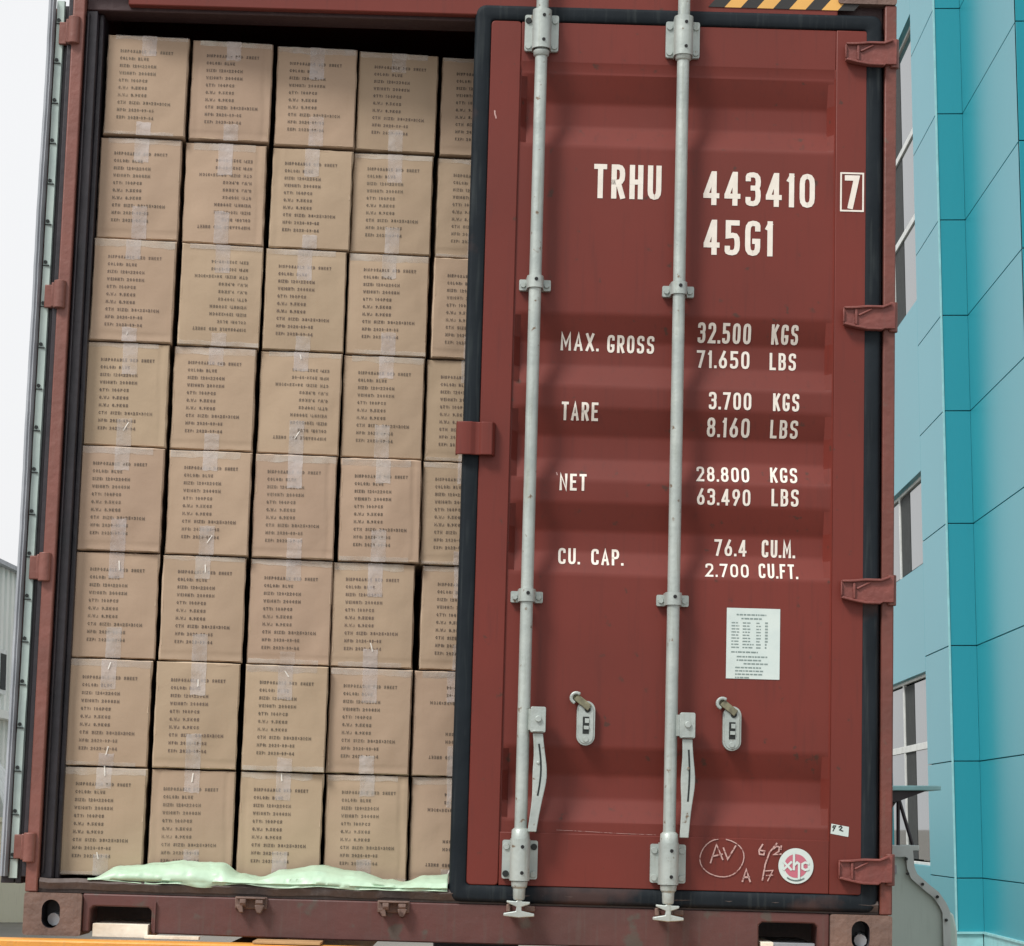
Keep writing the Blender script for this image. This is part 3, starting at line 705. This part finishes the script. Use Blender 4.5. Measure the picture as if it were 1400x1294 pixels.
def tape_mesh(v, top, L_, seed):
    rv = random.Random(seed); m = MB(); P = []; hw = .0215; x0 = rv.uniform(-.006, .006)
    n = 9
    for i in range(n+1):
        u = i/n; z = BH-.001-L_*u if top else .001+L_*u
        row = []
        for j in range(5):
            x = x0+hw*(-1+j/2)*(1+.02*math.sin(u*9)); zz = z+(rv.uniform(-.0022, .0022) if i == n else 0)
            row.append((x, bulge(x, zz, v)-.0011-.0006*abs(noise.noise(Vector((x*90, zz*60, seed)))), zz))
        P.append(row)
    m.grid(P)
    if rv.random() < .22:                         # a lifted wrinkle with its highlight painted in as a pale colour
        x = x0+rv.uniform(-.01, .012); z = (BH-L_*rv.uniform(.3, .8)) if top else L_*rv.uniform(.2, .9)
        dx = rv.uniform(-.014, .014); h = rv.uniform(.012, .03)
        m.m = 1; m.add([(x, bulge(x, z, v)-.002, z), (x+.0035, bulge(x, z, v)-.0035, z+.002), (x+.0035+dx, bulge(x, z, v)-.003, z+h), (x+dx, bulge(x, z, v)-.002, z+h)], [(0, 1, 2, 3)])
    return m.mesh('tape', [TAPE, SHINE], fix=False, smooth=60)
def edge_tape_mesh(v, top, seed):
    rv = random.Random(seed); m = MB(); P = []; n = 14; hh = rv.uniform(.012, .022); xa = -BW/2+.003+rv.choice((0, 0, .02)); xb = BW/2-.003-rv.choice((0, 0, .03))
    for i in range(n+1):
        x = xa+(xb-xa)*i/n; h = hh*(1+.35*noise.noise(Vector((x*25, seed, 0))))
        if not top: h *= .7
        row = []
        for j in range(4):
            z = BH-.002-h*j/3 if top else .002+h*j/3
            row.append((x, bulge(x, z, v)-.0010, z))
        P.append(row)
    m.grid(P); return m.mesh('edge_tape', EDGET, fix=False, smooth=60)
SHINE = mat('tape_wrinkle_highlight', (.85, .82, .76), .3, alpha=(.5, .9, 30))
EDGET = mat('edge_tape_film', (.6, .55, .5), .22, col2=(.66, .6, .52), nscale=10, rand=1.0, bump=.4, bscale=30, alpha=(.1, .55, 14))
FLIP = {(1, 1), (2, 1), (3, 2), (6, 4), (7, 4)}
colx = [-1.0185, -.7675, -.5165, -.2705, -.0225]
rowtxt = ['top', 'second', 'third', 'fourth', 'fifth', 'sixth', 'seventh', 'bottom']
coltxt = ['leftmost stack by the dark jamb', 'second stack from the left', 'third stack from the left', 'fourth stack from the left', 'stack half hidden by the red door']
wob = {0: [0.012, .011, .004, 0, -.004, -.008, -.004, 0]}
for c_ in range(5):
    for r_ in range(8):
        v = rnd.randrange(NV); flip = (r_, c_) in FLIP
        x = colx[c_]+(.010-.0026*r_)+rnd.uniform(-.0035, .0035)
        if (r_, c_) == (5, 4): x += .006
        if (r_, c_) == (5, 3): x -= .006
        z = .166+(7-r_)*.3098+(.004 if r_ == 0 else 0)
        y = .085+.033*c_+rnd.uniform(-.004, .004)+(.006 if r_ % 2 else 0)
        yaw = R(5.0)+rnd.uniform(-.03, .03)
        o = link('cardboard_box', boxmesh[v])
        o.matrix_world = MC @ Matrix.Translation((x, y, z)) @ Matrix.Rotation(yaw, 4, 'Z') @ Matrix.Rotation(rnd.uniform(-.006, .006), 4, 'Y')
        tag(o, ('%s brown carton in the %s, print upside down' if flip else '%s brown carton%s in the %s').replace('carton%s', 'carton' + ('' if r_ in (0, 7) else ' from the top')) % (rowtxt[r_], coltxt[c_]), 'box', 'printed cartons stacked inside the container')
        pr = link('print', (inkflip if flip else inkmesh)[v], o); pr.location = (rnd.uniform(-.005, .005), -.0004, rnd.uniform(-.004, .004)); pr.rotation_euler = (0, rnd.uniform(-.008, .008), 0)
        sd_ = 1000+r_*10+c_
        link('tape', tape_mesh(v, True, rnd.uniform(.05, .105), sd_), o)
        link('tape', tape_mesh(v, False, rnd.uniform(.035, .1), sd_+300), o)
        if rnd.random() < .85: link('edge_tape', edge_tape_mesh(v, True, sd_+600), o)
        if rnd.random() < .35: link('edge_tape', edge_tape_mesh(v, False, sd_+900), o)

# pale green film crumpled under the cartons
def topz(x):
    K = [(-1.045, .160), (-.964, .197), (-.86, .208), (-.78, .215), (-.677, .213), (-.624, .184), (-.572, .176), (-.5, .198), (-.409, .211), (-.306, .199), (-.2, .176), (-.16, .171), (-.099, .193), (-.03, .196), (.05, .19)]
    for (a, za), (b_, zb) in zip(K, K[1:]):
        if a <= x <= b_:
            u = (x-a)/(b_-a); u = u*u*(3-2*u); return za+(zb-za)*u
    return .19
m = MB(); P = []; NX = 220
for i in range(NX+1):
    x = -1.045+1.012*i/NX; t = topz(x)-.157; e = min(1, (x+1.045)/.12)
    f1 = .005*noise.noise(Vector((x*16, 0, 1)))+.003*noise.noise(Vector((x*45, 4, 0)))
    row = []
    for j in range(15):
        u = j/14
        if u < .12: y = .005-.012*e*(1-u/.12)*.6; z = .161-.010*e*(1-u/.12)*(1+1.2*noise.noise(Vector((x*9, 3, 3))))
        else:
            k = (u-.12)/.88; ang = k*math.pi/2
            y = .0+(.085+.03*(x+1.04)/.25*.9)*(1-math.cos(ang))-.004*e; z = .157+t*math.sin(ang)**.8
        fold = .0045*(.35-abs(noise.noise(Vector((x*5+u*2, u*6, 2))))*2)+.003*(.3-abs(noise.noise(Vector((x*11-u*5, u*8, 7))))*2)+.0012*noise.noise(Vector((x*35, u*9, 4)))
        fold += .005*max(0, .5-abs(noise.noise(Vector((x*6+u*7, u*2.5, 11))))*7)-.004*max(0, .5-abs(noise.noise(Vector((x*9-u*8, u*3, 21))))*8)
        y += (-fold*1.4)*e; z += (fold*.8+f1*.4)*e*(.4+u*.5)
        row.append((x, y-.004, z))
    P.append(row)
m.grid(P); o = m.build('plastic_sheet', SHEET, None, smooth=80, fix=False); o.matrix_world = MC
s_ = o.modifiers.new('t', 'SOLIDIFY'); s_.thickness = .0012
tag(o, 'crumpled pale green film lying on the container threshold under the cartons', 'plastic sheet')

# ================================================================ TRAILER under the container
trl = empty('trailer', CT, CR); tag(trl, 'orange steel trailer bed carrying the red container', 'trailer')
def tp(mb, name, mats, bevel=0, **k): return part(mb, name, mats, bevel, parent=trl, **k)
m = MB(); m.prism([(-1.5, -.26), (1.26, -.26), (1.26, -.012), (.6, -.006), (-.55, -.0015), (-1.5, -.006)], -.16, -.06); tp(m, 'rear_beam', ORANGE, .006)
for k in range(5):
    m = MB(); m.box(-1.3+.55*k, -1.295+.55*k, -.1625, -.1605, -.22, -.02); tp(m, 'weld_seam', SILL)
m = MB(); m.box(-.56, -.375, -.155, -.02, .0005, .0075); tp(m, 'wooden_packer', TIMB, .001)
m = MB(); m.box(.36, .52, -.155, -.02, -.003, .0055); tp(m, 'wooden_packer', TIMB, .001)
for sx in (-1, 1):
    m = MB(); m.box(sx*.62-.07, sx*.62+.07, -.059, 12.2, -.35, -.03); tp(m, 'chassis_rail', ORANGE, .005)
for yy in (1.8, 3.1):
    for sx in (-1, 1):
        m = MB(); m.cyl((sx*.78, yy, -.76), (sx*1.06, yy, -.76), .495, n=32); w_ = tp(m, 'wheel', TYRE, .03)
        m = MB(); m.cyl((sx*1.0, yy, -.76), (sx*1.068, yy, -.76), .26, n=24); m.build('rim', GALV, w_, .01)
m = MB(); m.box(-.3, .3, 10.5, 11, -1.2, -.35); m.box(-.78, .78, 1.75, 1.85, -.8, -.7); m.box(-.78, .78, 3.05, 3.15, -.8, -.7); m.box(-.1, .1, 1.7, 3.2, -.75, -.3); tp(m, 'undercarriage', DARK, .01)
m = MB(); m.box(-1.022, -.868, -.012, .3, .0005, .037); m.box(-.871, -.72, -.05, -.012, .0005, .0095)
o = m.build('paper_board', BOARD, None, .001); o.matrix_world = MC
tag(o, 'off-white board wedged in the left fork pocket under the container', 'board')
m = MB(); m.box(.85, .885, -.012, .3, .0005, .036); o = m.build('paper_board', BOARD, None, .001); o.matrix_world = MC
tag(o, 'small off-white board at the left side of the right fork pocket', 'board')
m = MB(); m.box(.887, 1.005, .02, .4, .0, .034); o = m.build('paper_board', LIP, None, .001); o.matrix_world = MC
tag(o, 'grey board in the right fork pocket beside the small off-white board', 'board')

# ================================================================ AQUA BUILDING
bld = empty('factory_building', (4.834, 30, 0)); tag(bld, 'aqua panel-clad factory building with stepped pilasters behind the right of the container', 'building')
def bp(mb, name, mats, bevel=0, label=None, parent=bld, **k):
    o = mb.build(name, mats, parent, bevel, **k)
    if label: o['label'] = label
    return o
# local frame: x right, y away from the camera, corner of the pilaster at the origin
ZJ = [-.2, .293, .945, 2.348, 3.752, 5.257, 6.663, 7.87, 9.09, 10.463, 11.843, 13.2, 14.6, 16.0]
SH = .006
ST = -3.6
m = MB(); m.box(.055, 9, .055, 1.9, 0, 16); m.box(.9, 9, 1.9, 6.6, 0, 16); m.box(.055, 9, 6.6, 14, 0, 16); m.box(.385, 9, ST+.06, .055, 0, 16); m.box(.675, 9, -9, ST+.06, 0, 16); bp(m, 'wall_core', JOINT)
# window bay openings (local y, z)
WY0, WY1 = 2.0, 6.5
WINS = [(1.05, 3.56), (4.97, 6.2), (8.5, 12.45)]
def panel(x0, x1, y0, y1, z0, z1):
    m = MB(); m.box(x0, x1, y0, y1, z0+SH, z1-SH); bp(m, 'facade_panel', AQUA, .003)
for z0, z1 in zip(ZJ, ZJ[1:]):
    if z0 < 0:
        continue
    panel(0, .33, 0, .06, z0, z1)                     # pilaster front
    panel(0, .05, .061, 1.983, z0, z1)                 # its side, receding
    panel(.33, .38, ST+.002, -.001, z0, z1)            # next wall towards the camera
    panel(.33, .62, ST, ST+.06, z0, z1)             # second step
    panel(.62, .67, -9, ST-.001, z0, z1)
m = MB(); m.box(-.01, .31, -.02, .05, -.2, .29); m.box(-.03, .34, -.05, .05, .285, .31); bp(m, 'plinth', AQUAT)
m = MB(); m.box(.32, .67, ST+.05, -.02, -.2, .285); m.box(.30, .67, ST+.05, -.05, .286, .312); bp(m, 'plinth', AQUAT)
m = MB(); m.box(-.01, .012, -.01, .012, .32, 16); bp(m, 'corner_highlight_trim', AQUAT)  # bright highlight of the pilaster edge put in as a pale strip
# window bay: spandrels, reveals, windows
edges = [.3]+[q for wz in WINS for q in wz]+[16]
for k in range(0, len(edges), 2):
    panel(0, .05, 1.985, 6.6, edges[k]-SH, edges[k+1]+SH)
for z0, z1 in zip(ZJ[1:], ZJ[2:]): panel(0, .05, 6.61, 10.0, z0, z1)
for wi, (z0, z1) in enumerate(WINS):
    RV = .12
    m = MB(); m.box(.05, RV, WY0-.02, WY0+.002, z0, z1); m.box(.05, RV, WY0, WY1, z1-.002, z1+.02); m.box(.05, RV, WY0, WY1, z0-.02, z0+.002); bp(m, 'window_reveal', AQUA)
    m = MB(); m.box(RV+.02, RV+.03, WY0+.05, WY0+1.45, z0+.05, z1-.05); m.box(RV+.04, RV+.05, WY0+2.9, WY0+3.6, z0+.05, z1-.05); bp(m, 'window_curtain', CURT)
    m = MB(); m.box(RV+.3, RV+.32, WY0, WY1, z0, z1); bp(m, 'room_back', ROOM)
    m = MB(); t = .04
    wn = m
    m.box(RV-.05, RV, WY0, WY0+t, z0, z1); m.box(RV-.05, RV, WY1-t, WY1, z0, z1); m.box(RV-.05, RV, WY0+t, WY1-t, z0, z0+t); m.box(RV-.05, RV, WY0+t, WY1-t, z1-t, z1)
    ys = [WY0+t, WY0+1.62, WY0+2.57, WY0+4.5, WY1-t]; hs_ = [z0+t, z1-t]
    if wi == 0: hs_ = [z0+t, 2.62, z1-t]
    if wi == 2: hs_ = [z0+t, 9.75, 10.95, z1-t]
    wf = bp(m, 'window', FRAMEW, .004)
    for y_ in ys[2:-1]: m = MB(); m.box(RV-.048, RV-.002, y_-.05, y_+.05, z0+t, z1-t); bp(m, 'mullion', FRAMEW, .003, parent=wf)
    for h_ in hs_[1:-1]: m = MB(); m.box(RV-.052, RV+.002, WY0+t, WY1-t, h_-.045, h_+.045); bp(m, 'transom', FRAMEW, .003, parent=wf)
    for ya, yb in zip(ys, ys[1:]):
        for za, zb in zip(hs_, hs_[1:]):
            m = MB(); m.box(RV-.03, RV-.024, ya+.03, yb-.03, za+.03, zb-.03); bp(m, 'pane', GLASSC if ya < WY0+.2 else ROOM if ya < WY0+2 else GLASS, parent=wf)

# ================================================================ SAGE HOUSING between container and building
hx, hy = 1.2, 12.0
hou = empty('machine_housing', (hx, hy, 0)); tag(hou, 'sage green steel housing with a bolted flange behind the right edge of the container', 'machine')
outl = [(-.5, .02), (.705, .02), (.702, .9), (.70, 1.19), (.685, 1.225), (.655, 1.27), (.60, 1.315), (.55, 1.36), (.535, 1.40), (.53, 1.47), (-.5, 1.47)]
m = MB(); m.prism([(x-(.022 if x > 0 else 0), z-(.02 if z > .1 else 0)) for x, z in outl], .0, 1.0); m.build('body', SAGE, hou, .006)
m = MB(); ribbon(m, [(p[0]-.018, p[1]-.012) for p in outl[1:]], .036, y=-.012)
o = m.build('flange', SAGEF, hou, fix=False); s_ = o.modifiers.new('t', 'SOLIDIFY'); s_.thickness = .02; s_.offset = 0
for a, b_ in ((.683, .3), (.683, .6), (.683, .86), (.683, 1.0), (.68, 1.14), (.64, 1.25), (.57, 1.31), (.5, 1.36), (.495, 1.43), (.683, .94)):
    m = MB(); m.cyl((a, -.02, b_), (a, -.036, b_), .0075, n=8); m.build('bolt', BOLT, hou)
m = MB(); m.box(.40, .45, -.012, -.001, 1.36, 1.4); m.build('name_plate', LIP, hou)
m = MB(); m.prism([(.7, .02), (.76, .02), (.76, 1.08), (.745, 1.16), (.70, 1.19)], .15, .9); m.build('side_cover', SAGE, hou, .01)
m = MB(); m.box(-.4, .56, -.02, .3, 1.47, 1.495); m.build('top_plate', SAGEF, hou, .004)
shf = empty('shelf_rack', (hx, hy, 1.495)); tag(shf, 'flat dark-edged shelf on thin splayed struts above the sage housing', 'rack')
m = MB(); m.box(-.4, .66, -.1, .35, .262, .285); m.build('shelf', AQUAT, shf, .004)
m = MB(); m.prism([(-.4, .185), (.46, .21), (.6, .2615), (-.4, .2615)], -.05, .3); m.build('shelf_underside', DARK, shf)
for a, b_ in (((.48, .235), (.545, .0)), ((.48, .235), (.475, .0)), ((.48, .235), (.38, .1))):
    m = MB(); m.cyl((a[0], .1, a[1]), (b_[0], .1, b_[1]), .009, n=8); m.build('strut', DARK, shf)
m = MB(); m.cyl((.28, .1, .0), (.28, .1, .22), .008, n=8); m.build('strut', DARK, shf)

# ================================================================ LEFT BACKGROUND
wh = empty('warehouse', (-10, 44, 0)); tag(wh, 'pale grey-white corrugated warehouse at the far left edge', 'building')
m = MB(); P = []
yy = -14
while yy < 26:
    for dy, dx in ((0, 0), (.18, 0), (.22, .04), (.36, .04)): P.append((yy+dy, dx))
    yy += .4
m.grid([[(-.0-dx, y_, 0), (-.0-dx, y_, 6.2)] for y_, dx in P]); m.build('wall', CLAD, wh)
m = MB(); m.box(-12, -.05, -14, 26, 0, 6.1); m.build('wall_core', CLAD, wh)
m = MB(); m.prism([(-12.2, 6.2), (.12, 6.2), (.12, 6.28), (-6, 7.6), (-12.2, 6.3)], -14.1, 26.1); m.build('roof', LIP, wh)
for y0, z0, z1 in ((-.9, 3.9, 4.7), (3.5, 3.9, 4.7)):
    m = MB(); m.box(.0, .08, y0, y0+1.1, z0, z1); f_ = m.build('window', FRAMEW, wh)
    m = MB(); m.box(.081, .09, y0+.08, y0+.5, z0+.08, z1-.08); m.box(.081, .09, y0+.6, y0+1.02, z0+.08, z1-.08); m.build('pane', ROOM, f_)
m = MB(); m.box(0, .2, -3, 26, 3.45, 3.6); m.build('ledge', CLAD, wh)
sh = empty('lean_to_shed', (-9.9, 42.0, 0)); tag(sh, 'small white lean-to shed with dark openings at the far left edge', 'shed')
m = MB(); m.prism([(-1.2, 1.7), (.55, 1.7), (.42, 2.1), (.2, 2.5), (-.2, 3.0), (-1.2, 3.6)], 0, 1.5); m.build('roof', FRAMEW, sh)
m = MB(); m.box(-1.1, .16, -.04, 0, 2.6, 3.05); m.build('opening', ROOM, sh)
m = MB(); m.box(-1.1, .3, .1, 1.4, 0, 1.7); m.build('wall', CLAD, sh)
for a in (-.05, ): 
    m = MB(); m.box(-.12, .08, .04, .1, 1.45, 1.66); m.build('window', ROOM, sh)
m = MB(); m.box(-14, -4, 40.4, 40.7, 0, 1.62); m.box(-14, -4, 40.35, 40.75, 1.62, 1.7); tag(m.build('yard_wall', CREAM), 'low cream rendered yard wall at the far lower left', 'wall')
